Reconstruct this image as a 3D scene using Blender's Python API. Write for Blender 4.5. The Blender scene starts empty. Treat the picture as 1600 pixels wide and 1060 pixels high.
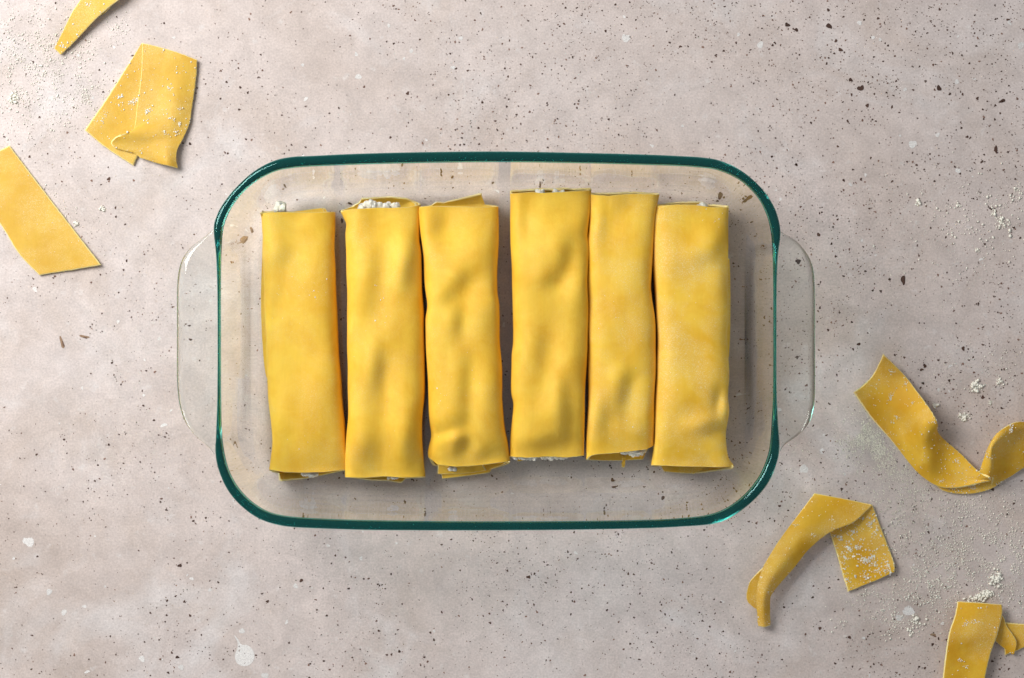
import bpy, math, random
import numpy as np
from mathutils import Vector, noise as mnoise

random.seed(7); rng = np.random.default_rng(7)
scene = bpy.context.scene

# ------------------------------------------------------------------ camera
S = 0.00037            # metres of table per photograph pixel
H = 1.10               # height of the lens above the table
cam_d = bpy.data.cameras.new('camera'); cam = bpy.data.objects.new('camera', cam_d)
scene.collection.objects.link(cam); scene.camera = cam
cam.location = (0, 0, H); cam.rotation_euler = (0, 0, 0)
cam_d.sensor_width = 36.0; cam_d.lens = 36.0 * H / (1600 * S)
cam_d.clip_start = 0.01; cam_d.clip_end = 50

# ------------------------------------------------------------------ world + lamp + exposure
world = bpy.data.worlds.new('World'); scene.world = world; world.use_nodes = True
bgn = world.node_tree.nodes['Background']
bgn.inputs[0].default_value = (0.93, 0.96, 1.0, 1); bgn.inputs[1].default_value = 0.30

lamp_d = bpy.data.lights.new('window_light', 'AREA'); lamp = bpy.data.objects.new('window_light', lamp_d)
scene.collection.objects.link(lamp)
lamp_d.shape = 'RECTANGLE'; lamp_d.size = 0.55; lamp_d.size_y = 0.65
lamp_d.energy = 15.2; lamp_d.color = (1.0, 0.972, 0.94)
lamp.location = (-0.70, 0.46, 0.76)
lamp.rotation_euler = (Vector((0.03, -0.02, 0.0)) - lamp.location).to_track_quat('-Z', 'Y').to_euler()

vs = scene.view_settings
vs.view_transform = 'Standard'; vs.look = 'None'; vs.exposure = 0.0; vs.gamma = 1.0; vs.use_curve_mapping = False
scene.render.engine = 'CYCLES'
cy = scene.cycles
cy.use_denoising = True; cy.denoiser = 'OPENIMAGEDENOISE'
cy.max_bounces = 16; cy.transmission_bounces = 14; cy.transparent_max_bounces = 16; cy.glossy_bounces = 8; cy.diffuse_bounces = 5
cy.caustics_refractive = True; cy.caustics_reflective = True; cy.blur_glossy = 0.0
cy.sample_clamp_indirect = 0.0; cy.sample_clamp_direct = 0.0

# ------------------------------------------------------------------ helpers
def P(px, py, z=0.0):
    k = S * (H - z) / H
    return ((px - 800.0) * k, (530.0 - py) * k, z)

def link(o):
    scene.collection.objects.link(o); return o

def tag(o, label=None, category=None, group=None, kind=None):
    if label: o['label'] = label
    if category: o['category'] = category
    if group: o['group'] = group
    if kind: o['kind'] = kind
    return o

def empty(name, loc):
    o = bpy.data.objects.new(name, None); o.location = loc; o.empty_display_size = 0.01
    return link(o)

def mesh_obj(name, verts, faces, mat, parent=None, smooth=True, colors=None, edge=None):
    verts = np.asarray(verts, float)
    if parent is not None:
        r = parent
        while r is not None:
            verts = verts - np.array(r.location); r = r.parent
    me = bpy.data.meshes.new(name)
    me.from_pydata(verts.tolist(), [], [tuple(int(i) for i in f) for f in faces])
    if smooth: me.polygons.foreach_set('use_smooth', [True] * len(me.polygons))
    if colors is not None:
        at = me.color_attributes.new('Col', 'FLOAT_COLOR', 'POINT')
        c = np.ones((len(verts), 4)); c[:, :3] = colors
        at.data.foreach_set('color', c.ravel())
    me.materials.append(mat)
    if edge is not None:                  # edge = (number of broad faces, material of the cut edges)
        me.materials.append(edge[1])
        mi = np.zeros(len(me.polygons), int); mi[edge[0]:] = 1
        me.polygons.foreach_set('material_index', mi)
    me.update()
    o = bpy.data.objects.new(name, me)
    if parent is not None: o.parent = parent
    return link(o)

def catmull(pts, n, closed=False):
    """resample a polyline of any dimension to n points with a Catmull-Rom curve, even in index space"""
    p = np.asarray(pts, float); m = len(p)
    t = np.linspace(0, m if closed else m - 1, n, endpoint=not closed)
    i = np.floor(t).astype(int)
    if not closed: i = np.minimum(i, m - 2)
    f = (t - i)[:, None]
    def g(k):
        return p[k % m] if closed else p[np.clip(k, 0, m - 1)]
    a, b, c, d = g(i - 1), g(i), g(i + 1), g(i + 2)
    return 0.5 * (2*b + (c - a)*f + (2*a - 5*b + 4*c - d)*f**2 + (3*b - a - 3*c + d)*f**3)

def even(pts, n, closed=False):
    """resample by arc length in the first two coordinates"""
    d = catmull(pts, 60 * len(pts), closed)
    if closed: d = np.vstack([d, d[:1]])
    s = np.concatenate([[0], np.cumsum(np.linalg.norm(np.diff(d[:, :2], axis=0), axis=1))])
    t = np.linspace(0, s[-1], n, endpoint=not closed)
    return np.stack([np.interp(t, s, d[:, k]) for k in range(d.shape[1])], 1)

def grid_normals(G):
    du = np.gradient(G, axis=0); dv = np.gradient(G, axis=1)
    n = np.cross(du, dv); l = np.linalg.norm(n, axis=2, keepdims=True); l[l < 1e-12] = 1
    return n / l

def add_border(G, d):
    """extra rows close to the four borders so that the cut edge can be rounded off"""
    def ends(A):
        def near(p, q):
            l = np.linalg.norm(q - p, axis=1, keepdims=True); t = np.minimum(0.5, d/np.maximum(l, 1e-9)); return p + (q - p)*t
        return np.concatenate([A[:1], near(A[0], A[1])[None], A[1:-1], near(A[-1], A[-2])[None], A[-1:]], 0)
    G = ends(G)
    return ends(G.transpose(1, 0, 2)).transpose(1, 0, 2)

def thick_grid(G, th, border=0.0007):
    """closed sheet of thickness th around a grid of points (nu x nv x 3), its border rounded; the border faces come last"""
    global N_BROAD
    G = add_border(G, border)
    nu, nv, _ = G.shape; N = grid_normals(G)
    T = np.full((nu, nv, 1), th); T[0] = T[-1] = th*0.4; T[:, 0] = T[:, -1] = th*0.4
    A = (G + N*T/2).reshape(-1, 3); B = (G - N*T/2).reshape(-1, 3)
    V = np.vstack([A, B]); o = nu * nv; F = []; E = []
    idx = lambda i, j: i * nv + j
    for i in range(nu - 1):
        for j in range(nv - 1):
            L = E if (i in (0, nu-2) or j in (0, nv-2)) else F
            L.append((idx(i, j), idx(i+1, j), idx(i+1, j+1), idx(i, j+1)))
            L.append((o+idx(i, j), o+idx(i, j+1), o+idx(i+1, j+1), o+idx(i+1, j)))
    for i in range(nu - 1):
        E.append((idx(i, 0), o+idx(i, 0), o+idx(i+1, 0), idx(i+1, 0)))
        E.append((idx(i, nv-1), idx(i+1, nv-1), o+idx(i+1, nv-1), o+idx(i, nv-1)))
    for j in range(nv - 1):
        E.append((idx(0, j), idx(0, j+1), o+idx(0, j+1), o+idx(0, j)))
        E.append((idx(nu-1, j), o+idx(nu-1, j), o+idx(nu-1, j+1), idx(nu-1, j+1)))
    N_BROAD = len(F)
    return V, F + E

def sharp_edges(o, angle=50):
    me = o.data
    me.set_sharp_from_angle(angle=math.radians(angle))

# ------------------------------------------------------------------ materials
def new_mat(name):
    m = bpy.data.materials.new(name); m.use_nodes = True
    nt = m.node_tree; nt.nodes.clear()
    out = nt.nodes.new('ShaderNodeOutputMaterial')
    return m, nt, out
def N_(nt, typ, **kw):
    n = nt.nodes.new(typ)
    for k, v in kw.items(): setattr(n, k, v)
    return n
def noise_n(nt, coord, scale, detail=4, rough=0.55, dist=0.0):
    n = N_(nt, 'ShaderNodeTexNoise'); n.inputs['Scale'].default_value = scale; n.inputs['Detail'].default_value = detail
    n.inputs['Roughness'].default_value = rough; n.inputs['Distortion'].default_value = dist
    nt.links.new(coord, n.inputs['Vector']); return n.outputs['Fac']
def ramp(nt, fac, stops):
    r = N_(nt, 'ShaderNodeValToRGB'); e = r.color_ramp.elements
    while len(e) < len(stops): e.new(0.5)
    for k, (p, c) in enumerate(stops):
        e[k].position = p; e[k].color = (c, c, c, 1) if isinstance(c, (int, float)) else (*c, 1)
    nt.links.new(fac, r.inputs[0]); return r.outputs[0]
def mixc(nt, fac, a, b, mode='MIX'):
    n = N_(nt, 'ShaderNodeMix', data_type='RGBA', blend_type=mode)
    for s, v in ((n.inputs[0], fac), (n.inputs[6], a), (n.inputs[7], b)):
        if isinstance(v, bpy.types.NodeSocket): nt.links.new(v, s)
        elif isinstance(v, tuple): s.default_value = (*v, 1)
        else: s.default_value = v
    return n.outputs[2]
def math_n(nt, op, a, b=0.0):
    n = N_(nt, 'ShaderNodeMath', operation=op)
    for s, v in ((n.inputs[0], a), (n.inputs[1], b)):
        if isinstance(v, bpy.types.NodeSocket): nt.links.new(v, s)
        else: s.default_value = v
    return n.outputs[0]

def make_stone():
    m, nt, out = new_mat('speckled_stone')
    b = N_(nt, 'ShaderNodeBsdfPrincipled'); nt.links.new(b.outputs[0], out.inputs[0])
    co = N_(nt, 'ShaderNodeTexCoord').outputs['Object']
    big = noise_n(nt, co, 4.2, 5, 0.62, 0.6)
    col = ramp(nt, big, [(0.30, (0.53, 0.445, 0.40)), (0.46, (0.625, 0.545, 0.512)), (0.60, (0.66, 0.59, 0.567)), (0.78, (0.69, 0.645, 0.63))])
    tan = ramp(nt, noise_n(nt, co, 9.5, 6, 0.65, 1.0), [(0.50, 0.0), (0.70, 0.42)])
    col = mixc(nt, tan, col, (0.47, 0.375, 0.305))
    wh = ramp(nt, noise_n(nt, co, 15, 5, 0.6, 0.8), [(0.55, 0.0), (0.70, 0.5)])
    col = mixc(nt, wh, col, (0.72, 0.70, 0.70))
    mid = ramp(nt, noise_n(nt, co, 60, 6, 0.7, 0.6), [(0.35, 0.89), (0.65, 1.07)])
    col = mixc(nt, 1.0, col, mid, 'MULTIPLY')
    # small chalky flecks and fine tan flecks
    fl = ramp(nt, noise_n(nt, co, 130, 3, 0.6), [(0.62, 0.0), (0.72, 0.35)])
    col = mixc(nt, fl, col, (0.74, 0.72, 0.71))
    fd = ramp(nt, noise_n(nt, co, 210, 4, 0.7), [(0.60, 0.0), (0.76, 0.55)])
    patch = ramp(nt, noise_n(nt, co, 12, 3), [(0.38, 0.1), (0.62, 1.0)])
    col = mixc(nt, math_n(nt, 'MULTIPLY', fd, patch), col, (0.36, 0.27, 0.21))
    gr = ramp(nt, noise_n(nt, co, 900, 2, 0.6), [(0.3, 0.86), (0.7, 1.09)])
    col = mixc(nt, 1.0, col, gr, 'MULTIPLY')
    nt.links.new(col, b.inputs['Base Color'])
    b.inputs['Roughness'].default_value = 0.62; b.inputs['Specular IOR Level'].default_value = 0.3
    bp = N_(nt, 'ShaderNodeBump'); bp.inputs['Strength'].default_value = 0.12; bp.inputs['Distance'].default_value = 0.0006
    nt.links.new(noise_n(nt, co, 420, 5, 0.65), bp.inputs['Height']); nt.links.new(bp.outputs[0], b.inputs['Normal'])
    return m

def make_speck():
    m, nt, out = new_mat('stone_specks')
    b = N_(nt, 'ShaderNodeBsdfPrincipled'); nt.links.new(b.outputs[0], out.inputs[0])
    a = N_(nt, 'ShaderNodeVertexColor', layer_name='Col')
    co = N_(nt, 'ShaderNodeTexCoord').outputs['Object']
    g = ramp(nt, noise_n(nt, co, 1400, 2), [(0.3, 0.8), (0.7, 1.15)])
    nt.links.new(mixc(nt, 1.0, a.outputs[0], g, 'MULTIPLY'), b.inputs['Base Color'])
    b.inputs['Roughness'].default_value = 0.7; b.inputs['Specular IOR Level'].default_value = 0.2
    return m

def make_pasta(name, floury=0.25, tint=(0.875, 0.565, 0.062), deep=(0.81, 0.465, 0.034), seed=0.0):
    m, nt, out = new_mat(name)
    b = N_(nt, 'ShaderNodeBsdfPrincipled'); nt.links.new(b.outputs[0], out.inputs[0])
    tc = N_(nt, 'ShaderNodeTexCoord').outputs['Object']
    mp = N_(nt, 'ShaderNodeMapping'); nt.links.new(tc, mp.inputs[0]); mp.inputs['Location'].default_value = (seed, seed*1.7, 0)
    co = mp.outputs[0]
    col = mixc(nt, ramp(nt, noise_n(nt, co, 48, 5, 0.65, 0.4), [(0.36, 0.0), (0.64, 1.0)]), tint, deep)
    # faint rolling streaks along the sheet
    st = N_(nt, 'ShaderNodeMapping'); st.inputs['Scale'].default_value = (900, 60, 300); nt.links.new(co, st.inputs[0])
    sn = noise_n(nt, st.outputs[0], 1.0, 2, 0.6)
    col = mixc(nt, 1.0, col, ramp(nt, sn, [(0.3, 0.98), (0.7, 1.015)]), 'MULTIPLY')
    # flour film: fine pale grain inside soft patches
    fine = ramp(nt, noise_n(nt, co, 1500, 3, 0.7), [(0.50, 0.0), (0.66, 1.0)])
    pat = ramp(nt, noise_n(nt, co, 38, 4, 0.6, 0.5), [(0.40, 0.0), (0.66, 1.0)])
    fac = math_n(nt, 'MULTIPLY', math_n(nt, 'MULTIPLY', fine, pat), floury)
    col = mixc(nt, fac, col, (0.86, 0.74, 0.42))
    film = math_n(nt, 'MULTIPLY', pat, floury * 0.22)
    col = mixc(nt, film, col, (0.85, 0.68, 0.30))
    nt.links.new(col, b.inputs['Base Color'])
    b.inputs['Roughness'].default_value = 0.58; b.inputs['Specular IOR Level'].default_value = 0.26
    b.inputs['Subsurface Weight'].default_value = 0.22; b.inputs['Subsurface Radius'].default_value = (1.0, 0.78, 0.35)
    b.inputs['Subsurface Scale'].default_value = 0.0022
    bp = N_(nt, 'ShaderNodeBump'); bp.inputs['Strength'].default_value = 0.30; bp.inputs['Distance'].default_value = 0.0004
    h = math_n(nt, 'ADD', noise_n(nt, co, 700, 4, 0.6), math_n(nt, 'MULTIPLY', sn, 0.12))
    nt.links.new(h, bp.inputs['Height']); nt.links.new(bp.outputs[0], b.inputs['Normal'])
    return m

def make_plain(name, col, rough=0.8, var=0.08, sss=0.0):
    m, nt, out = new_mat(name)
    b = N_(nt, 'ShaderNodeBsdfPrincipled'); nt.links.new(b.outputs[0], out.inputs[0])
    co = N_(nt, 'ShaderNodeTexCoord').outputs['Object']
    g = ramp(nt, noise_n(nt, co, 600, 3), [(0.3, 1.0 - var), (0.7, 1.0 + var * 0.5)])
    nt.links.new(mixc(nt, 1.0, col, g, 'MULTIPLY'), b.inputs['Base Color'])
    b.inputs['Roughness'].default_value = rough; b.inputs['Specular IOR Level'].default_value = 0.25
    if sss:
        b.inputs['Subsurface Weight'].default_value = sss; b.inputs['Subsurface Scale'].default_value = 0.002
        b.inputs['Subsurface Radius'].default_value = (1, 0.9, 0.7)
    bp = N_(nt, 'ShaderNodeBump'); bp.inputs['Strength'].default_value = 0.3; bp.inputs['Distance'].default_value = 0.0003
    nt.links.new(noise_n(nt, co, 1500, 3), bp.inputs['Height']); nt.links.new(bp.outputs[0], b.inputs['Normal'])
    return m

def make_glass(name, col, rough=0.0, ior=1.47, wav=0.0):
    m, nt, out = new_mat(name)
    g = N_(nt, 'ShaderNodeBsdfGlass'); g.inputs['Color'].default_value = (*col, 1); g.inputs['Roughness'].default_value = rough
    g.inputs['IOR'].default_value = ior
    nt.links.new(g.outputs[0], out.inputs[0])
    if wav:
        co = N_(nt, 'ShaderNodeTexCoord').outputs['Object']
        bp = N_(nt, 'ShaderNodeBump'); bp.inputs['Strength'].default_value = wav; bp.inputs['Distance'].default_value = 0.001
        nt.links.new(noise_n(nt, co, 45, 2), bp.inputs['Height']); nt.links.new(bp.outputs[0], g.inputs['Normal'])
    return m

def make_rim():
    m, nt, out = new_mat('teal_glass_rim')
    g = N_(nt, 'ShaderNodeBsdfGlass'); g.inputs['Color'].default_value = (0.50, 0.94, 0.92, 1); g.inputs['Roughness'].default_value = 0.03; g.inputs['IOR'].default_value = 1.47
    b = N_(nt, 'ShaderNodeBsdfPrincipled'); b.inputs['Base Color'].default_value = (0.010, 0.20, 0.18, 1)
    b.inputs['Roughness'].default_value = 0.06; b.inputs['IOR'].default_value = 1.47
    co = N_(nt, 'ShaderNodeTexCoord').outputs['Object']
    bp = N_(nt, 'ShaderNodeBump'); bp.inputs['Strength'].default_value = 0.30; bp.inputs['Distance'].default_value = 0.0015
    nt.links.new(noise_n(nt, co, 55, 3), bp.inputs['Height'])
    nt.links.new(bp.outputs[0], g.inputs['Normal']); nt.links.new(bp.outputs[0], b.inputs['Normal'])
    mx = N_(nt, 'ShaderNodeMixShader'); mx.inputs[0].default_value = 0.15
    nt.links.new(g.outputs[0], mx.inputs[1]); nt.links.new(b.outputs[0], mx.inputs[2]); nt.links.new(mx.outputs[0], out.inputs[0])
    return m
M_STONE = make_stone(); M_SPECK = make_speck()
M_GLASS = make_glass('clear_glass', (0.985, 0.992, 0.986), 0.0, 1.47, 0.10)
M_RIM = make_rim()
M_HANDLE = make_glass('handle_glass', (0.968, 0.985, 0.978), 0.0, 1.50, 0.06)
M_FILL = make_plain('ricotta', (0.95, 0.91, 0.78), 0.6, 0.05, 0.3)
M_FLOUR = make_plain('flour', (0.93, 0.91, 0.81), 0.9, 0.05)
M_CUT = make_pasta('dough_cut_edge', 0.5, (0.92, 0.79, 0.38), (0.88, 0.70, 0.26), 9.1)

# ------------------------------------------------------------------ table top
def build_table():
    W, D, T = 0.62, 0.46, 0.03
    v = [(-W, -D, 0), (W, -D, 0), (W, D, 0), (-W, D, 0), (-W, -D, -T), (W, -D, -T), (W, D, -T), (-W, D, -T)]
    f = [(0, 1, 2, 3), (7, 6, 5, 4), (0, 4, 5, 1), (1, 5, 6, 2), (2, 6, 7, 3), (3, 7, 4, 0)]
    t = mesh_obj('table_top', v, f, M_STONE, smooth=False)
    tag(t, 'pale pinkish grey stone surface with dark brown specks under the dish', 'table top', kind='structure')
    big = [(1230,39,5),(1244,47,4),(1295,41,5),(1306,64,3.2),(1313,78,3.8),(1319,82,1.6),(1329,125,4.4),(1345,138,5.4),(1355,165,3.4),
     (1363,187,2),(1467,138,5),(1484,147,2.6),(1527,154,2.8),(1566,158,4.4),(1556,234,4.8),(1575,238,2.4),(1511,214,2.8),(1575,31,2.8),
     (1454,33,2),(1468,15,2.4),(1460,41,2.4),(1480,47,2),(1372,29,2.4),(1294,16,3),(1405,176,2),(1324,189,2),(1309,229,2),(1244,258,2.4),
     (1318,282,2.7),(1417,253,2.2),(1432,258,2.2),(1444,265,2),(1267,192,2),(1533,254,2),(1206,245,2.4),(1345,281,2),(1586,280,2),
     (1446,127,2),(1400,127,2),(1366,147,2),(1385,145,2),(1411,438,6.2),(1390,437,2.6),(1376,455,2.4),(1352,424,2),(610,215,2.4),(637,146,3.6),
     (404,121,1.8),(1063,73,2.4),(826,902,3.6),(793,892,2.2),(281,884,3.3),(1018,880,2),(848,977,2),(966,835,2.2),(471,907,3),(341,910,2),
     (418,940,2.8),(409,928,2),(545,920,2.4),(516,842,1.6),(297,962,2.6),(288,940,2),(274,932,1.6),(261,939,2),(235,958,2.2),(277,1027,3.2),
     (592,986,2.2),(624,1018,2.4),(678,1000,2.5),(597,914,1.6),(602,920,1.6),(506,1033,2),(365,1017,1.7),(663,1027,2),(611,870,1.5),(400,1024,1.6),
     (957,752,4.2),(960,765,4),(1036,787,3.8),(633,794,3.6),(1163,693,3),(547,316,3.6),(1129,299,6),(1124,308,3),(1170,309,4.6),(844,281,3.8),(532,330,2.4),(535,345,3),
     (1244,558,2.4),(1244,410,3.8),(1279,367,3.8),(1244,257,2.4),(1228,306,2),(1284,332,2),(1279,445,2),(1294,516,3),(1342,538,3.4),(1333,546,2),
     (1505,545,3.8),(1466,563,2.4),(1477,567,1.6),(1398,555,2.4),(1445,572,3.6),(1440,578,3.2),(1535,621,3.4),(1565,638,2.4),(1442,599,2.4),
     (1483,595,2.4),(1542,651,2),(1565,578,2),(1551,765,3),(1315,764,2.4),(1426,756,2),(1584,787,2),(1218,791,2.3),(1315,765,2.8),(1223,769,1.7),
     (1281,982,3.3),(1327,996,3),(1271,916,1.8),(1225,949,2),(1326,779,2),(1457,1007,2.8),(1445,1044,2.4),(1436,1042,2.2),(1594,940,2),(1510,914,2),
     (175,567,2.2),(100,687,2.2),(170,695,2.1),(224,634,2.1),(258,683,2),(260,677,1.8),(248,680,1.6),(189,601,1.7),(178,586,1.5),(153,727,1.7),
     (219,722,1.7),(260,797,2.2),(142,584,1.5),(141,511,1.5),(186,679,1.5),(193,724,1.5),(297,225,2.6),(286,224,2),(356,240,2),(170,280,3),(181,339,2),(193,422,2),
     (600,312,2),(957,300,1.8),(1047,305,2.2),(700,745,2),(776,750,2),(780,695,2.6),(801,662,1.8),(1150,620,2),(1146,690,2)]
    ell = {(1556,234):(0.75,1.5,0),(1411,438):(0.8,1.35,0),(277,1027):(1.3,0.7,0.3),(404,121):(1.9,0.6,0.05),(633,794):(0.6,1.4,0),(1129,299):(0.7,1.6,-0.3),
           (1170,309):(1.5,0.7,0.2),(844,281):(0.6,1.8,0),(960,765):(1.5,0.6,0.1),(535,345):(0.9,1.5,0)}
    V, F, C = [], [], []
    def blob(x, y, r, col, z, ex=1, ey=1, ang=0, n=None, rag=0.28):
        n = n or (6 if r < 1.2 else 12 if r < 6 else 28)
        ph = random.uniform(0, 6.28); ph2 = random.uniform(0, 6.28)
        base = len(V); cx, cy_, _ = P(x, y)
        V.append((cx, cy_, z)); C.append(col)
        for k in range(n):
            a = 2*math.pi*k/n
            rr = r*S*(1 + rag*math.sin(2*a+ph)*0.6 + rag*math.sin(3*a+ph2)*0.6 + random.uniform(-rag, rag)*0.5)
            u, w = rr*math.cos(a)*ex, rr*math.sin(a)*ey
            V.append((cx + u*math.cos(ang) - w*math.sin(ang), cy_ + u*math.sin(ang) + w*math.cos(ang), z)); C.append(col)
        for k in range(n): F.append((base, base+1+k, base+1+(k+1) % n))
    dark = (0.075, 0.042, 0.032)
    for (x, y, r) in big:
        e = ell.get((x, y), (random.uniform(0.85, 1.25), random.uniform(0.8, 1.1), random.uniform(-.6, .6)))
        k = random.uniform(0.8, 1.5)
        blob(x, y, r*0.80, tuple(c*k for c in dark), 0.00016, *e)
        for _ in range(random.randint(1, 5)):      # tiny satellites round a pit
            blob(x + random.gauss(0, 9), y + random.gauss(0, 9), random.uniform(0.4, 1.0), tuple(c*random.uniform(1, 2.5) for c in dark), 0.00016)
    # scatter of small specks, thicker to the right of the board, in loose drifts
    n = 0
    while n < 21000:
        x, y = random.uniform(-260, 1860), random.uniform(-190, 1250)
        d = 0.30 + 0.70 * min(1, max(0, (x - 250) / 1000))
        d *= 0.30 + 1.5 * max(0, mnoise.noise(Vector((x*0.006, y*0.006, 3.1))) + 0.35)
        if random.random() > d: continue
        r = min(1.6, 0.47 * math.exp(abs(random.gauss(0, 0.60))))
        k = random.choice((1, 1, 1.4, 2.2, 3.5))
        blob(x, y, r, (min(.25, dark[0]*k), min(.19, dark[1]*k*1.02), min(.15, dark[2]*k*1.02)), 0.00012, random.uniform(.8, 1.4), random.uniform(.7, 1.1), random.uniform(0, 3))
        n += 1
    # brownish scuffs at the left
    for x, y, r, e in ((97, 536, 5, (0.55, 1.9, 0.35)), (131, 526, 4, (1.8, 0.55, -0.2)), (386, 357, 4, (0.8, 1.3, 0.5)), (375, 370, 3, (1.6, 0.7, 0.1)), (1458, 992, 3, (1.8, 0.6, -.2))):
        blob(x, y, r, (0.30, 0.20, 0.13), 0.00010, *e)
        blob(x + 2, y + 2, r*0.5, (0.16, 0.10, 0.07), 0.00014, *e)
    # chalk white drops
    wcol = (0.78, 0.76, 0.74)
    for x, y, r in ((222,1030,4.5),(283,1043,4),(328,922,2.6),(462,916,3.4),(378,986,4),(414,1056,5),(1426,226,6.5),(1414,140,3.4),(1364,59,3.4),(1495,128,3.4),
                    (1343,36,3),(1465,211,3.4),(1595,71,4.2),(1497,267,4),(1262,620,3.4),(1256,733,6),(1284,705,4),(45,847,7),(77,925,4),(100,957,4),(1217,640,3),(1405,965,5),(1420,955,8),(1490,985,5),
                    (1375,62,3),(1188,70,5),(978,60,6),(330,470,2.5),(1287,680,2),(720,60,4),(560,120,5)):
        k = random.uniform(0.86, 1.0)
        blob(x, y, r, tuple(c*k for c in wcol), 0.00008, random.uniform(.8, 1.3), random.uniform(.8, 1.2), random.uniform(0, 3), rag=0.2)
    for _ in range(260):
        x, y = random.uniform(-200, 1800), random.uniform(-150, 1200); k = random.uniform(.86, 1.02)
        blob(x, y, random.uniform(0.8, 3.0), tuple(c*k for c in wcol), 0.00008, random.uniform(.8, 1.8), random.uniform(.6, 1.1), random.uniform(0, 3))
    # the tear-shaped drop at the lower left
    tear = catmull([(366,993),(372,999),(377,1007),(388,1009),(396,1018),(397,1030),(390,1039),(380,1041),(370,1036),(367,1024),(371,1013),(371,1004)], 60, True)
    base = len(V); V.append(P(381, 1025)[:2] + (0.0001,)); C.append(wcol)
    for x, y in tear: V.append(P(x, y)[:2] + (0.0001,)); C.append(wcol)
    for k in range(60): F.append((base, base+1+(k+1) % 60, base+1+k))
    # make every face look up
    Va = np.array(V); F2 = []
    for a, b, c in F:
        s = np.cross(Va[b]-Va[a], Va[c]-Va[a])[2]
        F2.append((a, b, c) if s > 0 else (a, c, b))
    sp = mesh_obj('speckle', V, F2, M_SPECK, t, smooth=False, colors=np.array(C))
    sp['kind'] = 'stuff'
    return t
build_table()

# ------------------------------------------------------------------ glass baking dish
SURF = {}
def surf_z(x, y):
    """height of the dish's inner glass surface at x, y (arrays)"""
    I, Nn, pa = SURF['I'], SURF['N'], SURF['prof']
    d2 = (x[:, None] - I[None, :, 0])**2 + (y[:, None] - I[None, :, 1])**2
    k = d2.argmin(1); off = ((np.column_stack([x, y]) - I[k]) * Nn[k]).sum(1)
    return np.interp(off, pa[:, 0], pa[:, 1])

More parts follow.
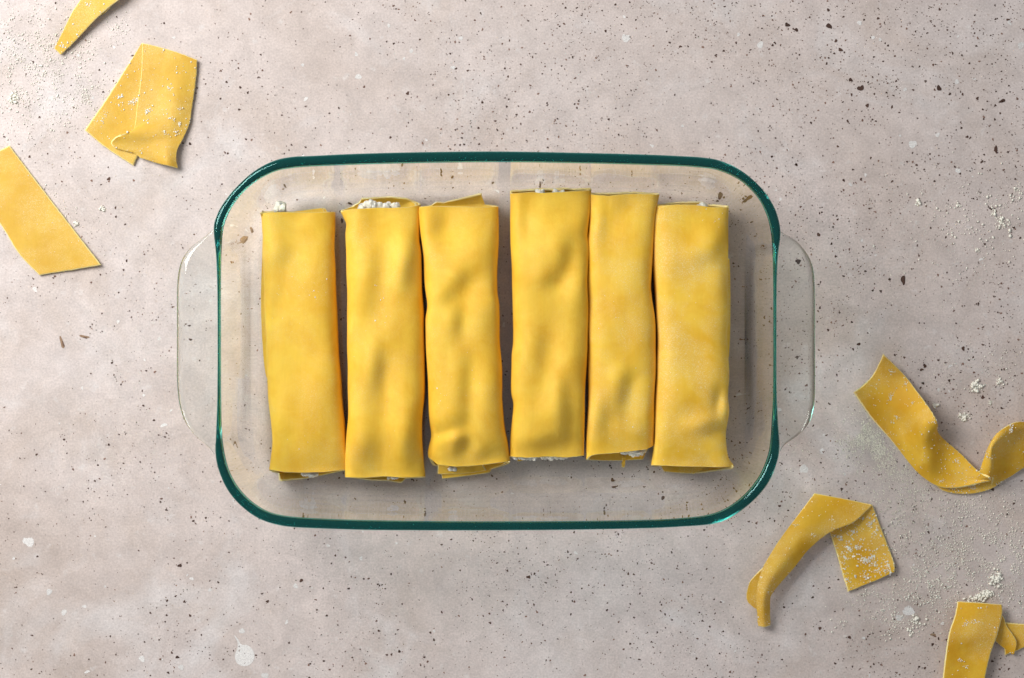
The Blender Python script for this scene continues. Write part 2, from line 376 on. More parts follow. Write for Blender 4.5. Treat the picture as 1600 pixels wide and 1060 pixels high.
def build_dish():
    outer = [(780,237),(900,239),(1000,241.5),(1060,244),(1099,246.5),(1127,252),(1158,267),(1187,291),(1207,318),(1217,345),(1219,363),(1215,400),(1213,450),(1212.6,530),
             (1213,610),(1215,660),(1217.5,700),(1214,722),(1202,752),(1181,778.5),(1152,802),(1117,818),(1058,823.5),(1000,826),(900,828),(780,829),(660,829),(560,828),(462,824),(428,819),
             (400,808),(375,789),(356,766),(343,738),(337,712),(338,680),(340,620),(340.6,530),(340,450),(338,400),(334,358),(337,342),(345,325),(362,301),(387,275),(418,255),(447,246.5),(486,244),(560,240.5),(660,238)]
    inner = [(780,253.5),(900,255),(1000,257.5),(1060,259.5),(1090,261.5),(1122,266),(1157,282),(1184,308),(1198,335),(1204,357),(1206.5,375),(1208,405),(1208.8,450),(1209,530),
             (1208.6,610),(1207,650),(1204,692),(1199,716),(1187,743.5),(1167,770),(1140,791.5),(1108,804.5),(1058,810.5),(1000,813),(900,814.5),(780,815),(660,814.5),(560,812.8),(484,809.8),(440,805.5),
             (412.5,797),(388,780),(369,758),(356.5,733),(349.5,705),(346,675),(344.8,620),(344.5,530),(344.5,450),(345.2,400),(347.5,362),(353,342),(364,320),(384.5,295.5),(413,275),(441,264.5),(470,261.3),(492,260),(560,257.3),(660,254.8)]
    assert len(outer) == len(inner)
    NR = 420
    zr = 0.0545
    OI = np.array([[*a, *b] for a, b in zip(outer, inner)])
    R = even(OI, NR, True)
    k = S * (H - zr) / H
    O = np.stack([(R[:, 0]-800)*k, (530-R[:, 1])*k], 1); I = np.stack([(R[:, 2]-800)*k, (530-R[:, 3])*k], 1)
    C = (O + I) / 2
    T = np.roll(C, -3, 0) - np.roll(C, 3, 0); T /= np.linalg.norm(T, axis=1, keepdims=True)
    Nn = np.stack([-T[:, 1], T[:, 0]], 1)
    if ((C + Nn)**2).sum() < (C**2).sum(): Nn = -Nn      # outward
    hw = np.abs(((O - C) * Nn).sum(1))
    for _ in range(3): hw = (np.roll(hw, 1) + hw + np.roll(hw, -1)) / 3
    root = empty('baking_dish', (0, 0, 0))
    tag(root, 'clear glass baking dish with teal green rim and two side handles holding the pasta rolls', 'baking dish')

    def loft(name, rings, mat, cap_first=False, cap_last=False, closed_loop=False):
        V = np.vstack(rings); F = []; m = len(rings)
        for a in range(m if closed_loop else m - 1):
            b = (a + 1) % m
            for i in range(NR):
                j = (i + 1) % NR
                F.append((a*NR+i, a*NR+j, b*NR+j, b*NR+i))
        if cap_first: F.append(tuple(range(NR)))
        if cap_last: F.append(tuple(((m-1)*NR + i) for i in range(NR))[::-1])
        o = mesh_obj(name, V, F, mat, root)
        import bmesh
        bm = bmesh.new(); bm.from_mesh(o.data); bmesh.ops.recalc_face_normals(bm, faces=bm.faces[:]); bm.to_mesh(o.data); bm.free(); sharp_edges(o, 38)
        return o
    def ring(off, z):                     # off: metres outward from the rim's inner edge
        p = I + Nn * (off[:, None] if isinstance(off, np.ndarray) else off)
        return np.column_stack([p, z if isinstance(z, np.ndarray) else np.full(NR, z)])
    # basin: one closed skin, inner floor -> wall -> lip -> outer wall -> foot
    inn = [(-0.036, .0052), (-0.031, .00525), (-0.0260, .0056), (-0.0215, .0066), (-0.0175, .0084), (-0.0143, .0112), (-0.0117, .0150), (-0.0092, .0210), (-0.0069, .0285), (-0.0046, .0370), (-0.0023, .0450), (0.0002, .0512)]
    tt = np.minimum(0.0040, 2*hw - 0.0003)               # wall thickness under the rim
    pa = np.array(inn); tg = np.gradient(pa, axis=0); tg /= np.linalg.norm(tg, axis=1, keepdims=True)
    outr = []
    for (q, z), (ta, tz) in zip(inn[::-1], tg[::-1]):
        f = min(1.0, max(0.0, (0.020 - z) / 0.0145)); t = tt*(1-f) + 0.0044*f
        if z > 0.05: outr.append((q + t, np.full(NR, z - 0.0002)))
        else: outr.append((q + t*tz, np.maximum(z - t*ta, 0.0007)))
    rings = [ring(a, z) for a, z in inn] + [ring(a, z) for a, z in outr]
    SURF['I'] = I; SURF['N'] = Nn; SURF['prof'] = pa
    loft('basin', rings, M_GLASS, True, True)
    # rim: rounded bead of teal glass that sits on the wall
    prof = []
    for q in range(28):
        a = 2*math.pi*q/28
        cx, sz = math.cos(a), math.sin(a)
        prof.append((math.copysign(abs(cx)**0.85, cx), math.copysign(abs(sz)**0.85, sz)))
    rr = []
    for cx, sz in prof:
        p = C + Nn * (hw * cx)[:, None]
        rr.append(np.column_stack([p, np.full(NR, zr + 0.0030*sz)]))
    loft('rim', rr, M_RIM, closed_loop=True).data.set_sharp_from_angle(angle=3.0)
    # handles: flat tongues of clear glass with rounded edges
    def handle(outl, inl):
        n = 70
        a = even(outl, n); b = even(inl, n)
        zt, zb = 0.0535, 0.0475
        rows = []
        for t, z in ((0.0, zb), (0.5, zb), (0.80, zb), (0.83, zb+.00004), (0.92, zb+.0006), (0.975, zb+.0016), (1.0, (zt+zb)/2), (0.975, zt-.0016), (0.92, zt-.0006), (0.83, zt-.00004), (0.80, zt), (0.5, zt), (0.0, zt)):
            rows.append([P(*(b[i]*(1-t) + a[i]*t), z) for i in range(n)])
        V = [p for r in rows for p in r]; F = []; m = len(rows)
        for r in range(m):
            r2 = (r + 1) % m
            for i in range(n - 1): F.append((r*n+i, r*n+i+1, r2*n+i+1, r2*n+i))
        F.append(tuple(r*n for r in range(m))); F.append(tuple(r*n+n-1 for r in range(m))[::-1])
        o = mesh_obj('handle', V, F, M_HANDLE, root)
        import bmesh
        bm = bmesh.new(); bm.from_mesh(o.data); bmesh.ops.recalc_face_normals(bm, faces=bm.faces[:]); bm.to_mesh(o.data); bm.free(); sharp_edges(o, 38)
        return o
    handle([(332.5,358),(325,366),(312,376),(297,388),(285,405),(278.5,428),(276.5,460),(276.5,530),(276.5,590),(279,625),(286,652),(298,673),(313,688),(326,699),(335,711)],
           [(334,361),(336.2,380),(338.4,410),(339.6,440),(340.1,530),(339.8,620),(338.6,660),(336.6,690),(336.4,708)])
    handle([(1220,362),(1228,367),(1243,377),(1257,391),(1267,408),(1272,430),(1273.5,470),(1273.5,540),(1273.5,610),(1271,640),(1264,661),(1253,675),(1238,687),(1225,696),(1219,706)],
           [(1219,365),(1217,385),(1214.6,410),(1213.6,440),(1213.1,530),(1213.6,620),(1215,650),(1217.5,680),(1218,703)])
    return root
build_dish()

# ------------------------------------------------------------------ grains of flour and cheese
_oct = np.array([(1,0,0),(-1,0,0),(0,1,0),(0,-1,0),(0,0,1),(0,0,-1)], float)
_octf = [(0,2,4),(2,1,4),(1,3,4),(3,0,4),(2,0,5),(1,2,5),(3,1,5),(0,3,5)]
def grains(name, pts, mat, parent=None):
    """pts: (x, y, z, r) world; lumpy grains resting on the point"""
    p = np.array(pts, float); n = len(p)
    sc = rng.uniform(0.6, 1.25, (n, 3)) * p[:, 3:4]; sc[:, 2] *= 0.42
    q = _oct[None] * rng.uniform(0.7, 1.2, (n, 6, 1)) * sc[:, None, :]
    a = rng.uniform(0, 6.28, n)[:, None]
    V = np.stack([q[..., 0]*np.cos(a) - q[..., 1]*np.sin(a), q[..., 0]*np.sin(a) + q[..., 1]*np.cos(a), q[..., 2] + sc[:, None, 2]*0.4], -1) + p[:, None, :3]
    F = (np.array(_octf)[None] + (np.arange(n)*6)[:, None, None]).reshape(-1, 3)
    o = mesh_obj(name, V.reshape(-1, 3), F, mat, parent, smooth=True); o['kind'] = 'stuff'
    return o

def lump(name, center, size, mat, parent, seed=0):
    """crumbly cheese: small knobbly crumbs pressed together into one mass"""
    import bmesh
    bm = bmesh.new(); bmesh.ops.create_icosphere(bm, subdivisions=3, radius=1.0)
    U = np.array([v.co[:] for v in bm.verts]); F0 = [tuple(v.index for v in f.verts) for f in bm.faces]; bm.free()
    r0 = min(size) * 0.80; cnt = max(10, int(9 * max(size) / min(size)))
    V, F = [], []
    for k in range(cnt):
        d = Vector((random.gauss(0, 1), random.gauss(0, 1), random.gauss(0, 1))).normalized() * random.random()**0.4
        c = np.array(center) + np.array(d[:]) * (np.array(size) - r0*0.4); r = r0 * random.uniform(0.45, 1.15)
        base = sum(len(v) for v in V); W = U.copy()
        for i, u in enumerate(U):
            p = Vector(u) * 1.7 + Vector((seed*3.7, k*2.1, 0))
            W[i] = u * (1 + 0.45*mnoise.noise(p) + 0.32*mnoise.noise(p*2.7) + 0.16*mnoise.noise(p*6.1))
        V.append(c + W * r); F += [tuple(base + i for i in f) for f in F0]
    return mesh_obj(name, np.vstack(V), F, mat, parent)

# ------------------------------------------------------------------ the six pasta rolls
FLOOR = 0.0056
def interp_poly(poly):
    p = np.array(sorted(poly, key=lambda q: q[0]), float)
    return lambda x: np.interp(x, p[:, 0], p[:, 1])

def build_roll(idx, d):
    NU, NV = 150, 200                                  # round the tube, along the tube
    mat = make_pasta('pasta_dough_%s' % 'abcdef'[idx], d['flour'], seed=idx*0.31)
    L = np.array(d['left'], float); Rr = np.array(d['right'], float)
    y0 = min(L[0, 1], Rr[0, 1]); y1 = max(L[-1, 1], Rr[-1, 1])
    fl = lambda y: np.interp(y, *catmull(L[:, ::-1], 240).T); fr = lambda y: np.interp(y, *catmull(Rr[:, ::-1], 240).T)
    hmax = d.get('h', 0.027); hend = d.get('he', 0.017)
    tu, tl, bu, bl = (interp_poly(d[k]) for k in ('tu', 'tl', 'bu', 'bl'))
    cx_mid = (fl((y0+y1)/2) + fr((y0+y1)/2)) / 2
    root = empty('pasta_roll', P(cx_mid, (y0+y1)/2, FLOOR))
    tag(root, d['label'], 'pasta roll', 'filled pasta rolls lying side by side in the glass dish')
    TH = 0.0014
    # angle runs from under the roll, all the way round and on under itself
    # (angles chosen so that the points are evenly spaced along the section)
    fa = np.linspace(math.radians(-118), math.radians(-118 + 470), 60001)
    sx = np.sign(np.cos(fa))*np.abs(np.cos(fa))**(2/4.4)*0.021; sz = np.sign(np.sin(fa))*np.abs(np.sin(fa))**(2/3.2)*0.0135
    al = np.concatenate([[0], np.cumsum(np.hypot(np.diff(sx), np.diff(sz)))])
    th = np.interp(np.linspace(0, al[-1], NU), al, fa)
    G = np.zeros((NU, NV, 3))
    vv = np.linspace(0, 1, NV); vv = 0.5 - 0.5*np.cos(np.pi*vv)*(0.35) - 0.5*(1-2*vv)*0.65
    vv = (vv - vv[0]) / (vv[-1] - vv[0])
    rag = [mnoise.noise(Vector((u*9.0, idx*5.1, 0)))*0.9 + mnoise.noise(Vector((u*31.0, idx*5.1, 4)))*0.7 for u in range(NU)]
    for i, a in enumerate(th):
        turn = max(0.0, (a - math.radians(200)) / math.radians(60)); inset = min(1, turn) * (TH*1.35)
        c, s = math.cos(a), math.sin(a)
        ux = math.copysign(abs(c)**(2/4.4), c); uz = math.copysign(abs(s)**(2/3.2), s)
        w = 0.5 + 0.5*math.tanh(s*5.0)                # 1 on top, 0 below
        xq = (fl(y0+20) + fr(y0+20))/2 + ux*(fr(y0+20)-fl(y0+20))/2
        xb = (fl(y1-20) + fr(y1-20))/2 + ux*(fr(y1-20)-fl(y1-20))/2
        ya = w*tu(xq) + (1-w)*tl(xq) + rag[i]*0.5; yb = w*bu(xb) + (1-w)*bl(xb) + rag[-i]*0.5
        ys = ya + (yb - ya)*vv
        e = np.minimum(vv, 1-vv) * (y1 - y0)          # px from the nearer end
        k = 1 - np.exp(-(e/42.0)**1.5)
        h = hend + (hmax - hend)*k
        zc = FLOOR + 0.0008 + h/2
        z = zc + uz*(h/2 - inset)
        xl, xr = fl(ys), fr(ys)
        zs = zc                                        # silhouette height
        kx = S*(H - zs)/H
        wl = (xl-800)*kx; wr = (xr-800)*kx
        half = (wr-wl)/2 - inset
        X = (wl+wr)/2 + ux*half
        Y = (530-ys)*S*(H - z)/H
        # dents and swellings of the top
        top = min(1.0, max(0.0, uz + 0.15)/0.95)**1.3
        if top > 0:
            xpx = X/kx + 800
            dz = np.zeros(NV)
            for (fx, fy, rx, ry, A) in d['dents']:
                if ry > 2.4*rx: rx, A = rx*1.35, A*0.72       # long troughs stay shallow
                rx, ry = rx*1.5, ry*1.35
                g = np.exp(-((xpx-fx)/rx)**2 - ((ys-fy)/ry)**2)
                dz += -A * 0.0016 * ((xpx-fx)/rx*0.85 + (ys-fy)/ry*0.45) * g * 1.65
            dn = np.array([mnoise.noise(Vector((xx*0.022, yy*0.013, idx*7.3)))*0.0009 + mnoise.noise(Vector((xx*0.05, yy*0.03, idx*3.3+9)))*0.00018 for xx, yy in zip(xpx, ys)])
            z = z + top*(dz + dn)
        sidew = np.array([mnoise.noise(Vector((c*2+idx*9, yy*0.02, s*1.5)))*0.0005 for yy in ys])
        X = X + sidew*ux
        for _ in range(3):                             # the ends ride up on the curve of the glass
            Y = (530-ys)*S*(H - z)/H
            z = np.maximum(z, surf_z(X, Y) + 0.0009 + (uz + 1)*0.0022)
        G[i, :, 0] = X; G[i, :, 1] = Y; G[i, :, 2] = z
    V, F = thick_grid(G, TH)
    V[:, 2] = np.maximum(V[:, 2], surf_z(V[:, 0], V[:, 1]) + 0.00008)
    o = mesh_obj('outer_sheet', V, F, mat, root, edge=(N_BROAD, M_CUT)); sharp_edges(o, 60)
    # inner fold of dough seen at the open ends
    for (pts_a, pts_b, zz) in d.get('folds', []):
        n = 26
        A = even(pts_a, n); B = even(pts_b, n)
        g = np.zeros((n, 9, 3))
        for i in range(n):
            for j in range(9):
                t = j/8
                q = A[i]*(1-t) + B[i]*t
                g[i, j] = P(q[0], q[1], FLOOR + zz[0]*(1-t) + zz[1]*t + 0.0006*math.sin(i*0.5)*t + 0.0004*mnoise.noise(Vector((i*0.6, j*0.4, idx))))
        V, F = thick_grid(g, 0.0012)
        V[:, 2] = np.maximum(V[:, 2], surf_z(V[:, 0], V[:, 1]) + 0.00008)
        o = mesh_obj('inner_fold', V, F, mat, root, edge=(N_BROAD, M_CUT)); sharp_edges(o, 60)
    for q, (xa, xb, ya, yb, zz) in enumerate(d.get('fill', [])):
        c = P((xa+xb)/2, (ya+yb)/2, FLOOR + zz)
        lump('filling', c, ((xb-xa)*S*0.48, abs(yb-ya)*S*0.52, 0.0036), M_FILL, root, seed=idx*5+q)
    # crumbs of flour on the sheet
    pts = []
    up = [(i, j) for i in range(NU) if math.sin(th[i]) > 0.45 and th[i] < math.radians(170) for j in range(4, NV-4)]
    N = grid_normals(G)
    for (fx, fy, rx, ry, cnt) in d.get('dust', []):
        m = 0
        for _ in range(cnt*60):
            i, j = random.choice(up)
            X, Y, Z = G[i, j]
            kx = S*(H - Z)/H; xp, yp = X/kx+800, 530 - Y/kx
            if math.exp(-((xp-fx)/rx)**2 - ((yp-fy)/ry)**2) > random.random():
                pts.append((X + random.uniform(-.0004, .0004), Y + random.uniform(-.0008, .0008), Z + TH*0.42, random.uniform(0.00012, 0.00034) * (1.8 if random.random() < 0.06 else 1))); m += 1
                if m >= cnt: break
    if pts: grains('flour_dusting', pts, M_FLOUR, root)
    return root

rolls = [
 dict(label='leftmost pasta roll, white filling bulging from its top left corner', flour=0.30, h=0.025,
  left=[(411,331),(413,380),(414,403),(417,494),(418,535),(422,615),(427,675),(428,695),(426,715),(423,735)],
  right=[(522,331),(521,365),(521,399),(524.6,494),(526,535),(530,584),(536,657),(540,700),(542,715),(541.5,735)],
  tu=[(411,333),(445,331.5),(486,332.5),(522,331)], tl=[(411,332.5),(415,331),(430,330),(454,331),(475,328.5),(506,325),(508,331),(522,332)],
  bu=[(423,734),(449,738),(478,739),(510,738),(541.5,734)], bl=[(423,736),(436,740),(437.5,752),(478,748),(498,744),(522,739),(541,735)],
  dents=[(447,343,20,14,.8),(500,345,14,14,.4),(447,398,14,18,.8),(432,460,12,18,.5),(505,640,24,40,.6),(450,670,18,30,.5),(500,560,24,30,-.5),(470,430,24,24,-.4)],
  folds=[([(412,336),(410,400),(408,470),(410,530),(414,575),(418,592)], [(424,336),(424,400),(424,470),(426,530),(426,575),(426,592)], (0.006, 0.011))],
  fill=[(428,450,316,334,0.0125),(468,498,736,746,0.009)], dust=[(480,450,40,14,70),(440,490,30,30,14),(480,520,20,20,12),(470,690,40,30,10)]),
 dict(label='second pasta roll from the left, white filling in its open top end', flour=0.26, h=0.027,
  left=[(534,330),(539,340),(543,351),(541.5,369),(544,403),(545,448),(545,516),(545,547),(546,608),(546,657),(543,694),(541,720),(541.5,746)],
  right=[(655,319),(654,350),(654,376),(657,400),(658,460),(661.5,505),(662,547),(662,608),(658,657),(659,706),(661,730),(663,746)],
  tu=[(534,332),(549,328),(568,326.5),(592,324.5),(612,325),(640,324),(655.5,320)], tl=[(534,330),(550,323),(563,317),(567,310),(588,308.5),(611,307.5),(635,310),(655,318)],
  bu=[(541.8,746),(570,747),(601,744.5),(628,746.7),(663,745.5)], bl=[(545,747),(576.6,750.6),(603.6,751.6),(624.4,755),(631,748),(663,746)],
  dents=[(574,349,15,26,1.5),(588,420,10,40,1.3),(644,424,13,26,1.9),(577,480,22,24,.7),(594,576,13,30,1.6),(579,706,18,28,1.2),(645,695,12,28,1.1),(620,385,14,30,-1.0),(618,650,18,40,-1.2),(605,470,12,40,-.8),(560,410,10,40,-.6)],
  fill=[(558,598,316,331,0.0125),(592,626,318,330,0.012),(604,622,744,749,0.009)], dust=[(592,460,8,20,10),(580,500,30,30,40),(605,610,8,40,14),(625,690,25,40,14)]),
 dict(label='third pasta roll from the left, pointed flap behind its top end', flour=0.24, h=0.028,
  left=[(656,322),(658,353),(664,403),(666,448),(669,478),(666.5,500),(667,528),(668,547),(671.4,596),(672,645),(676,679),(672,700),(671,712),(677,728)],
  right=[(777.4,322),(777,380),(775,426),(775.4,457),(778.6,478),(779,528),(781,559),(783,603),(783,628),(787,669),(792,694),(796,722)],
  tu=[(656,323.5),(685,322.5),(730,323.5),(753,324),(777,323)], tl=[(656,323),(674,320.5),(683,315.4),(692,316.5),(708,313),(730,308),(753.5,302.5),(756,319.5),(777,322)],
  bu=[(671,713),(680.5,726),(706,729.6),(738,728),(758,726),(796,721)], bl=[(675,728),(680.5,733),(681.5,748.5),(723,744),(762,739),(763.5,734),(785,728),(796,723)],
  dents=[(681,351,18,22,2.2),(726,437,16,16,1.3),(699,465,13,14,1.0),(715,507,11,24,1.3),(726,608,9,52,1.7),(708,660,20,14,1.0),(721,696,10,12,1.6),(758,708,16,12,1.0),(720,380,22,30,-1.0),(745,470,16,30,-1.1),(748,600,14,50,-1.0),(697,682,16,8,-1.6),(768,460,8,30,-1.0)],
  folds=[([(684,722),(700,727),(730,726),(752,722)], [(684,741),(702,741),(735,739),(760,735)], (0.006, 0.0045))],
  fill=[(698,716,728,736,0.0055)], dust=[(720,600,34,34,70),(760,600,8,8,8),(712,700,20,20,8)]),
 dict(label='fourth pasta roll from the left, dented, white filling along its bottom edge', flour=0.14, h=0.028,
  left=[(798.5,297),(799.6,369),(802,448),(803.5,528),(801,559),(800.7,610),(804,630),(803,647),(799.5,682),(798,714)],
  right=[(922,294.5),(920,335),(915.7,367),(919,391),(916,437),(918.5,482),(917,534),(913.5,583),(912,628),(910.6,682),(911,714)],
  tu=[(798.5,303),(832,300),(844,302),(866,301),(889,299.5),(922,297.5)], tl=[(798.5,298),(821,297),(844,295),(862,296),(880,294),(896,296),(921,294.5)],
  bu=[(798,713.6),(824,715.6),(856,713.6),(885,715.6),(911,712.4)], bl=[(798,714),(806,715),(807.5,722),(822,718),(840,715),(911,712)],
  dents=[(819,310,14,14,1.0),(816,345,12,22,1.2),(882,402,13,28,1.6),(857,438,18,14,1.2),(844,550,11,34,1.7),(877,622,12,26,1.5),(886,655,12,24,1.6),(860,690,24,12,1.5),(832,380,14,34,-1.3),(889,440,16,24,-1.3),(851,632,18,24,-1.2),(880,540,18,40,-.8),(880,320,24,16,.6)],
  fill=[(800,846,710,719,0.011),(840,888,710,717.5,0.012),(836,854,297,305,0.0125),(862,882,296.5,304,0.0125)], dust=[(866,577,4,4,5),(855,434,4,5,4)]),
 dict(label='fifth pasta roll from the left, narrowest, tiny dough tail at its bottom end', flour=0.55, h=0.026,
  left=[(923,302),(921,340),(919.5,362),(918,385),(919.4,426),(919.4,516),(920,559),(920.7,608),(919.4,657),(918,690),(917.5,719)],
  right=[(1028.6,303),(1022,335),(1018.6,380),(1015,440),(1017,465),(1021,494),(1022.5,528),(1022.5,583),(1020,632),(1020,697)],
  tu=[(923,304),(949,306.5),(958,305),(985,303),(1028.6,304)], tl=[(923,302),(949,302),(985,300.5),(1028,303)],
  bu=[(918,718),(923,713),(930,710.5),(968.5,707.5),(1008,702.5),(1020,696.4)], bl=[(918,719),(945,720),(976,720),(1008,718),(1009,709),(1014,700),(1020,697)],
  dents=[(974,316,16,14,.8),(940,356,12,22,.9),(971,613,13,26,1.6),(939,650,12,26,1.2),(980,590,12,14,.7),(960,440,20,40,-.6),(985,660,20,24,-.7),(1005,560,12,50,.5)],
  folds=[([(972,712),(972,720),(971.5,730)], [(977,712),(977,720),(976,730)], (0.004, 0.004))],
  fill=[(964,1012,700,711,0.011)], dust=[(970,480,40,60,60),(990,570,34,50,50),(960,660,30,40,24)]),
 dict(label='rightmost pasta roll, heavily floured, torn corner tip at its bottom right', flour=0.85, h=0.027,
  left=[(1026,319),(1021,345),(1021,403),(1024,440),(1026,471),(1027.7,528),(1027,583),(1025,632),(1023.7,694),(1020,727)],
  right=[(1136,322),(1135.5,350),(1135,380),(1134,448),(1135.3,494),(1133,530),(1136.5,583),(1135,620),(1136,642),(1131.6,677),(1133,700),(1136,716),(1142,726)],
  tu=[(1026,322),(1048,320),(1082,320.5),(1107,324),(1136,324)], tl=[(1026,319.4),(1058,316),(1096,315.5),(1107,320),(1136,322)],
  bu=[(1019,727),(1062,729),(1106,730),(1128,730.5),(1135,728),(1142.6,723.5)], bl=[(1019,728),(1034.7,729.5),(1036.5,737),(1081,740.6),(1111,736.5),(1135,732),(1142,725)],
  dents=[(1094,405,24,16,1.1),(1106,669,20,11,2.0),(1126,630,8,18,-1.8),(1076,633,26,22,.8),(1050,560,16,60,-.5),(1050,350,22,22,.4),(1118,380,12,22,.8)],
  folds=[([(1139,404),(1140.5,430),(1141,480),(1140,530),(1138,560)], [(1128,404),(1128,430),(1128,480),(1128,530),(1128,560)], (0.008, 0.014))],
  fill=[(1088,1108,318,326,0.012)], dust=[(1080,470,50,60,90),(1085,340,60,14,40),(1080,570,50,60,60),(1118,350,14,20,30),(1070,690,50,30,20)]),
]
for i, d in enumerate(rolls): build_roll(i, d)

# ------------------------------------------------------------------ loose scraps of dough on the stone
def sheet_part(name, rails, mat, parent, nu=70, nv=18, th=0.0013, bump=0.00025, seed=0, zlift=0.0):
    """rails: rows of (px, py, z in mm); the sheet spans from the first rail to the last"""
    R = [even(r, nu) for r in rails]
    G = np.zeros((nu, nv, 3))
    for i in range(nu):
        col = catmull([r[i] for r in R], nv) if len(R) > 2 else np.array([R[0][i]*(1-t) + R[1][i]*t for t in np.linspace(0, 1, nv)])
        for j in range(nv):
            x, y, zz = col[j]
            e = 0.9 if (i in (0, nu-1) or j in (0, nv-1)) else 0.0
            x += e*0.9*mnoise.noise(Vector((i*.7, j*.7, seed))); y += e*0.9*mnoise.noise(Vector((i*.7, j*.7, seed+5)))
            z = max(zz, 0)*0.001 + th/2 + 0.00022 + zlift
            z += bump*(0.7 + mnoise.noise(Vector((x*0.03, y*0.03, seed))) + 0.4*mnoise.noise(Vector((x*0.09, y*0.09, seed+3))))
            G[i, j] = P(x, y, z)
    V, F = thick_grid(G, th)
    V[:, 2] = np.maximum(V[:, 2], 0.0002)
    o = mesh_obj(name, V, F, mat, parent, edge=(N_BROAD, M_CUT)); sharp_edges(o, 60)
    return o, G

def dust_on(Gs, n, parent, rmax=0.0005, clumps=6, up=True):
    pts = []
    for _ in range(n):
        G = random.choice(Gs); i = random.randrange(2, G.shape[0]-2); j = random.randrange(1, G.shape[1]-1)
        x, y, z = G[i, j]
        pts.append((x+random.uniform(-.001, .001), y+random.uniform(-.001, .001), z+0.0007, random.uniform(.00016, rmax*0.95) * random.choice((1, 1, 1, 1.7))))
    for _ in range(clumps):
        G = random.choice(Gs); i = random.randrange(4, G.shape[0]-4); j = random.randrange(3, G.shape[1]-3)
        x, y, z = G[i, j]
        for _ in range(random.randint(8, 26)):
            pts.append((x+random.gauss(0, .0012), y+random.gauss(0, .0008), z+0.0007, random.uniform(.0002, rmax*1.2)))
    return grains('flour_dusting', pts, M_FLOUR, parent)

GRP = 'loose scraps of dough on the stone'
MP1 = make_pasta('scrap_dough_a', 0.6, (0.70, 0.45, 0.066), (0.64, 0.375, 0.038), 2.2)
MP2 = make_pasta('scrap_dough_b', 0.7, (0.79, 0.485, 0.040), (0.70, 0.375, 0.018), 5.2)

def scrap(label, px, py):
    r = empty('dough_scrap', P(px, py, 0.0)); return tag(r, label, 'dough scrap', GRP)

# narrow pointed scrap cut by the top edge
r = scrap('narrow pointed dough scrap cut off by the top edge above the folded scrap', 130, 30)
_, g1 = sheet_part('top_layer', [[(85,76,1),(98,50,1.5),(113.6,18.5,2),(126,0,2),(150,-40,2.5)], [(95,86,1),(119,63,2),(148,32,4),(172,10.6,5),(187,-1,6),(214,-30,6)]], MP1, r, seed=1)
sheet_part('bottom_layer', [[(140,28,0),(152,10,0),(170,-10,0),(200,-50,0)], [(158,23,0.2),(166,19,0.6),(178,5,1),(196,-10,1),(222,-36,1)]], MP1, r, seed=2)
dust_on([g1], 60, r, clumps=3)

# folded scrap, upper left
r = scrap('folded double dough scrap with a small curled lip, floured, at the upper left', 220, 165)
_, ga = sheet_part('bottom_layer', [[(221.5,67.4,0.3),(195,110,0.3),(165,157,0.4),(132.5,203.5,1.0)], [(230,72,0.3),(222,120,0.3),(200,180,0.3),(168,233,0.5)], [(240,80,0.3),(240,140,0.3),(232,200,0.3),(208.5,259,0.3)]], MP1, r, seed=3, nu=60)
_, gb = sheet_part('top_layer', [[(222.5,67.4,1.5),(222,90,1.6),(220.6,119,1.6),(214,170,1.7),(209,203,2.6),(198,210,5.0),(182,214,4.8),(173.5,223,3.0),(180,231.5,2.4),(196,235.5,1.9),(208,238,1.7),(219,247,1.6)],
     [(250,74,1.6),(248,100,1.7),(246,130,1.7),(243,165,1.9),(240,190,2.6),(236,204,4.2),(232,213,4.2),(230,220,3.2),(232,228,2.6),(236,238,2.6),(240,246,2.4),(245,255,1.8)],
     [(280,83,1.8),(278,105,2.2),(276,130,2.6),(274,155,3.0),(271,178,3.2),(268,195,3.2),(265,208,3.2),(262,220,3.6),(260,232,4.4),(260,243,5.0),(261,252,5.4),(262,259,5.0)],
     [(308.5,94,1.2),(307,115,1.0),(304,142,0.8),(300,168,0.7),(297,190,0.8),(292,204,1.0),(286,217,1.6),(279,230,2.6),(276,238,3.2),(275,247,3.2),(276,256,2.8),(278,263.5,2.2)]], MP1, r, seed=4, nu=90, nv=30)
dust_on([ga, gb, gb], 190, r, clumps=14)

# flat strip at the left edge
r = scrap('flat plain dough strip with slanted ends cut off by the left edge', 50, 340)
_, gc = sheet_part('strip', [[(15,228,0.1),(60,287,0.1),(110,352,0.1),(158.5,414.5,1.2)], [(-25,247,0.1),(25,318,0.2),(72,380,0.2),(108,423,0.3)], [(-65,265,0.1),(0,350,0.1),(29,396,0.1),(62,430.5,0.3)]], MP1, r, seed=5)
dust_on([gc], 18, r, 0.0003, clumps=1)

# twisted ribbon, right
r = scrap('long twisted dough ribbon curling out past the right edge, flour piled beside it', 1470, 680)
_, gd = sheet_part('ribbon', [[(1334,613,6.0),(1361,652,3.0),(1394,690,1.2),(1419,721,1.5),(1437,741,2.6),(1463,759,3.0),(1488,763,4.0),(1519,758,5.0),(1549,750,7)],
     [(1350,601,2.0),(1378,636,0.4),(1407,668,1.2),(1432,698,7),(1449,720,8),(1470,738,2.6),(1495,750,2.2),(1522,751,3.5),(1548,748,8)],
     [(1366,583,2.0),(1394,612,1.6),(1422,642,8.5),(1446,668,16),(1456,692,9),(1476,708,1.8),(1502,730,1.8),(1526,743,5),(1547,747.5,10)],
     [(1380,553.5,9.5),(1411,584,3.5),(1434,613,9),(1455,642,17),(1464,660,18),(1466,678,4),(1500,708,2.6),(1527,735,6),(1546,746,13)]], MP2, r, seed=6, nu=120, nv=34)
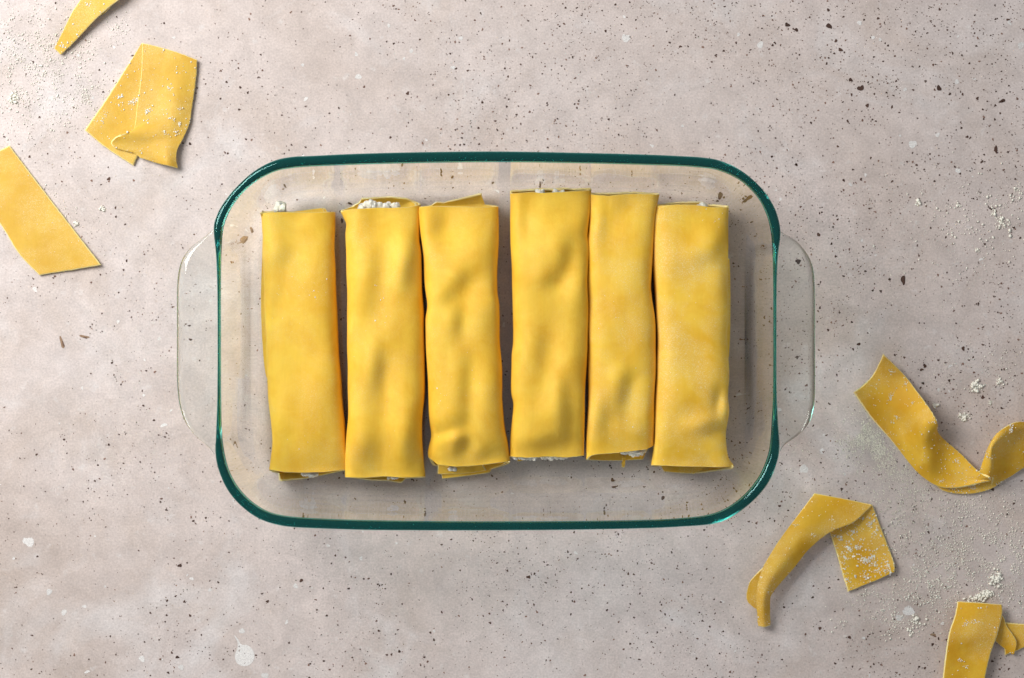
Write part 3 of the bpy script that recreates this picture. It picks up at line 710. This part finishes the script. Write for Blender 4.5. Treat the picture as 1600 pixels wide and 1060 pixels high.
_, gl = sheet_part('under_fold', [[(1455,750,0.4),(1470,765,0.4),(1490,771,0.4),(1519,771.5,0.4),(1547,764.5,0.4),(1567,752,0.6),(1600,731,0.8)], [(1480,745,0.4),(1495,748,0.6),(1512,750,0.8),(1530,748,1.0),(1549,742,1.2),(1572,730,1.2),(1600,715,1.2)]], MP2, r, seed=16, nu=60)
_, ge = sheet_part('curl', [[(1530,738,8),(1537,720,11),(1544,702,14),(1552,687,16),(1563,673,17),(1587,660,15),(1610,662,10),(1640,672,4)],
     [(1545,744,9),(1548,728,15),(1548,710,19),(1551,697,19),(1566,683,17),(1590,670,14),(1612,670,10),(1642,680,4)],
     [(1551,748,4),(1553,735,6),(1556,720,8),(1562,708,8),(1576,697,8),(1598,685,8),(1616,682,7),(1646,690,3)],
     [(1548,758,0.8),(1566,751,1.0),(1580,744,1.2),(1592,736,1.6),(1606,727,2),(1622,716,2),(1638,708,2),(1660,700,1)]], MP2, r, seed=7, nu=90, nv=34)
dust_on([gd, gd, ge, gl], 620, r, 0.0004, clumps=20)

# bent strip, lower right
r = scrap('bent dough strip folded over at its top with a floured square tail, lower right', 1290, 860)
_, gf = sheet_part('bottom_strip', [[(1363,789,1.0),(1377,826,0.4),(1391,862,0.6),(1398,884,2.2),(1397.5,894,1.8)], [(1330,805,0.5),(1344,845,0.3),(1358,882,0.3),(1363,902,0.6),(1364,909,0.8)], [(1294,825,0.5),(1307,865,0.3),(1317,900,0.3),(1323,918,0.5),(1324.5,925,0.6)]], MP2, r, seed=8)
_, gg = sheet_part('top_strip', [[(1272.5,771,2.0),(1247,805,4),(1221,840,6),(1205,865,7),(1192.5,887,8),(1184,915,9),(1182.5,940,7),(1185,978,2.5)],
     [(1315,779,2.4),(1280,806,6),(1246,845,10),(1224,875,11),(1206,901,11),(1196,925,11),(1193,945,9),(1194,980,4)],
     [(1363.5,789,2.4),(1334,816,5.5),(1296,832,7),(1263,858.5,7),(1240,887,6),(1207,924.5,6),(1202,942,5),(1203,977,2.5)]], MP2, r, seed=9, nu=90, nv=26)
_, gh = sheet_part('side_flap', [[(1192,888,6),(1180,899,4),(1170,913,2.6),(1167,938,1.6),(1183,953,1.0)], [(1198,893,4.5),(1192,906,4),(1186,920,3),(1186,938,2),(1190,950,1)]], MP2, r, seed=10, nu=40)
dust_on([gf], 330, r, 0.00055, clumps=18); dust_on([gg], 130, r, 0.00032, clumps=3)

# scrap at the lower right corner
r = scrap('broad dough strip hanging off the bottom edge near the lower right corner', 1520, 1010)
_, gi = sheet_part('top_strip', [[(1496,940,3),(1492,961.5,5),(1483,989,6),(1478,1019,5),(1473,1060,4),(1467,1110,3)], [(1530,942,4.5),(1528,965,6.5),(1520,992,7),(1512,1021,4),(1506,1060,3),(1500,1110,3)], [(1565,945,3),(1565.5,962,5),(1558,992,6.5),(1548,1021,5),(1539,1060,4),(1533,1110,3)]], MP2, r, seed=11)
_, gj = sheet_part('bottom_strip', [[(1545,952,1.6),(1566,962,2.2),(1573,978,2.6),(1588,1002,3.0),(1584,1022,1.4)], [(1530,975,1.2),(1545,988,1.4),(1552,998,1.2),(1562,1008,1.0),(1583,1023,1.0)]], MP2, r, seed=12, nu=50)
_, gk = sheet_part('end_strip', [[(1566,972,0.4),(1585,974,0.4),(1602,975,0.6),(1650,972,0.6)], [(1570,1024,0.2),(1589,1017,0.2),(1602,1011,0.3),(1655,992,0.3)]], MP2, r, seed=13, nu=50)
dust_on([gi], 60, r, 0.0004, clumps=5); dust_on([gj, gk], 30, r, 0.0003, clumps=0)

# ------------------------------------------------------------------ spilled flour
def spilled():
    zones = [ # px, py, rx, ry, grains, largest radius in px
     (60, 110, 90, 90, 1200, 1.25), (140, 150, 22, 16, 150, 1.2), (22, 152, 8, 7, 60, 1.8), (105, 350, 45, 34, 120, 1.0), (119, 349, 3, 3, 14, 1.8), (160, 327, 4, 3, 16, 1.8), (55, 60, 40, 30, 160, 1.2), (185, 45, 20, 20, 60, 1),
     (60, 300, 60, 120, 160, .8), (220, 250, 60, 40, 60, .8),
     (1352, 690, 32, 34, 700, 1.2), (1380, 705, 22, 18, 360, 1.5), (1355, 678, 14, 12, 160, 1.5), (1400, 735, 30, 18, 260, 1.1), (1430, 765, 50, 25, 240, 1.0), (1500, 790, 60, 20, 220, 1.1),
     (1525, 603, 9, 7, 70, 2.0), (1560, 597, 6, 5, 46, 1.8), (1506, 651, 7, 5, 46, 1.8), (1461, 634, 4, 4, 20, 1.6), (1547, 630, 3, 3, 14, 1.4), (1500, 580, 60, 30, 120, .9), (1570, 560, 40, 30, 70, 1.1),
     (1480, 880, 110, 70, 2000, 1.15), (1540, 850, 60, 40, 300, 1.3), (1556, 904, 9, 7, 70, 2.2), (1525, 935, 12, 6, 80, 2.0), (1545, 928, 8, 5, 50, 2.0), (1436, 968, 9, 9, 80, 2.0), (1420, 988, 6, 5, 50, 1.8), (1390, 965, 40, 24, 240, 1.2), (1325, 970, 16, 10, 60, 1.4), (1450, 930, 40, 30, 280, 1.3),
     (1390, 800, 40, 40, 260, 1.2), (1360, 930, 30, 16, 120, 1.1), (1500, 760, 60, 40, 150, .9), (1500, 350, 80, 70, 200, 1.5), (1560, 340, 30, 40, 90, 1.7), (1435, 318, 3, 3, 8, 2.0), (1497, 322, 3, 3, 8, 2.0), (1565, 345, 5, 6, 16, 1.8), (1528, 392, 3, 3, 8, 1.8), (1590, 300, 12, 12, 30, 1.5), (1470, 480, 90, 60, 120, .8), (1250, 712, 40, 30, 50, 1.1), (1590, 820, 30, 60, 140, 1.1), (1580, 900, 40, 60, 220, 1.1)]
    pts = []
    for (x, y, rx, ry, n, rm) in zones:
        for k in range(int(n*5)):
            u, v = random.gauss(x, rx*0.62), random.gauss(y, ry*0.62)
            if mnoise.noise(Vector((u*0.06, v*0.06, 1.3))) < -0.12 + random.uniform(-.3, .2): continue
            r = (2.0 if rm >= 1.6 else 1.5)*rm*S*(0.30 + 0.70*random.random()**3.0) if k < n*1.7 else S*random.uniform(0.22, 0.5)
            X, Y, _z = P(u, v); pts.append((X, Y, 0.0002 + random.random()*0.3*r, r))
    o = grains('spilled_flour', pts, M_FLOUR)
    tag(o, 'cream white flour grains scattered over the stone round the dough scraps', 'flour', kind='stuff')
spilled()
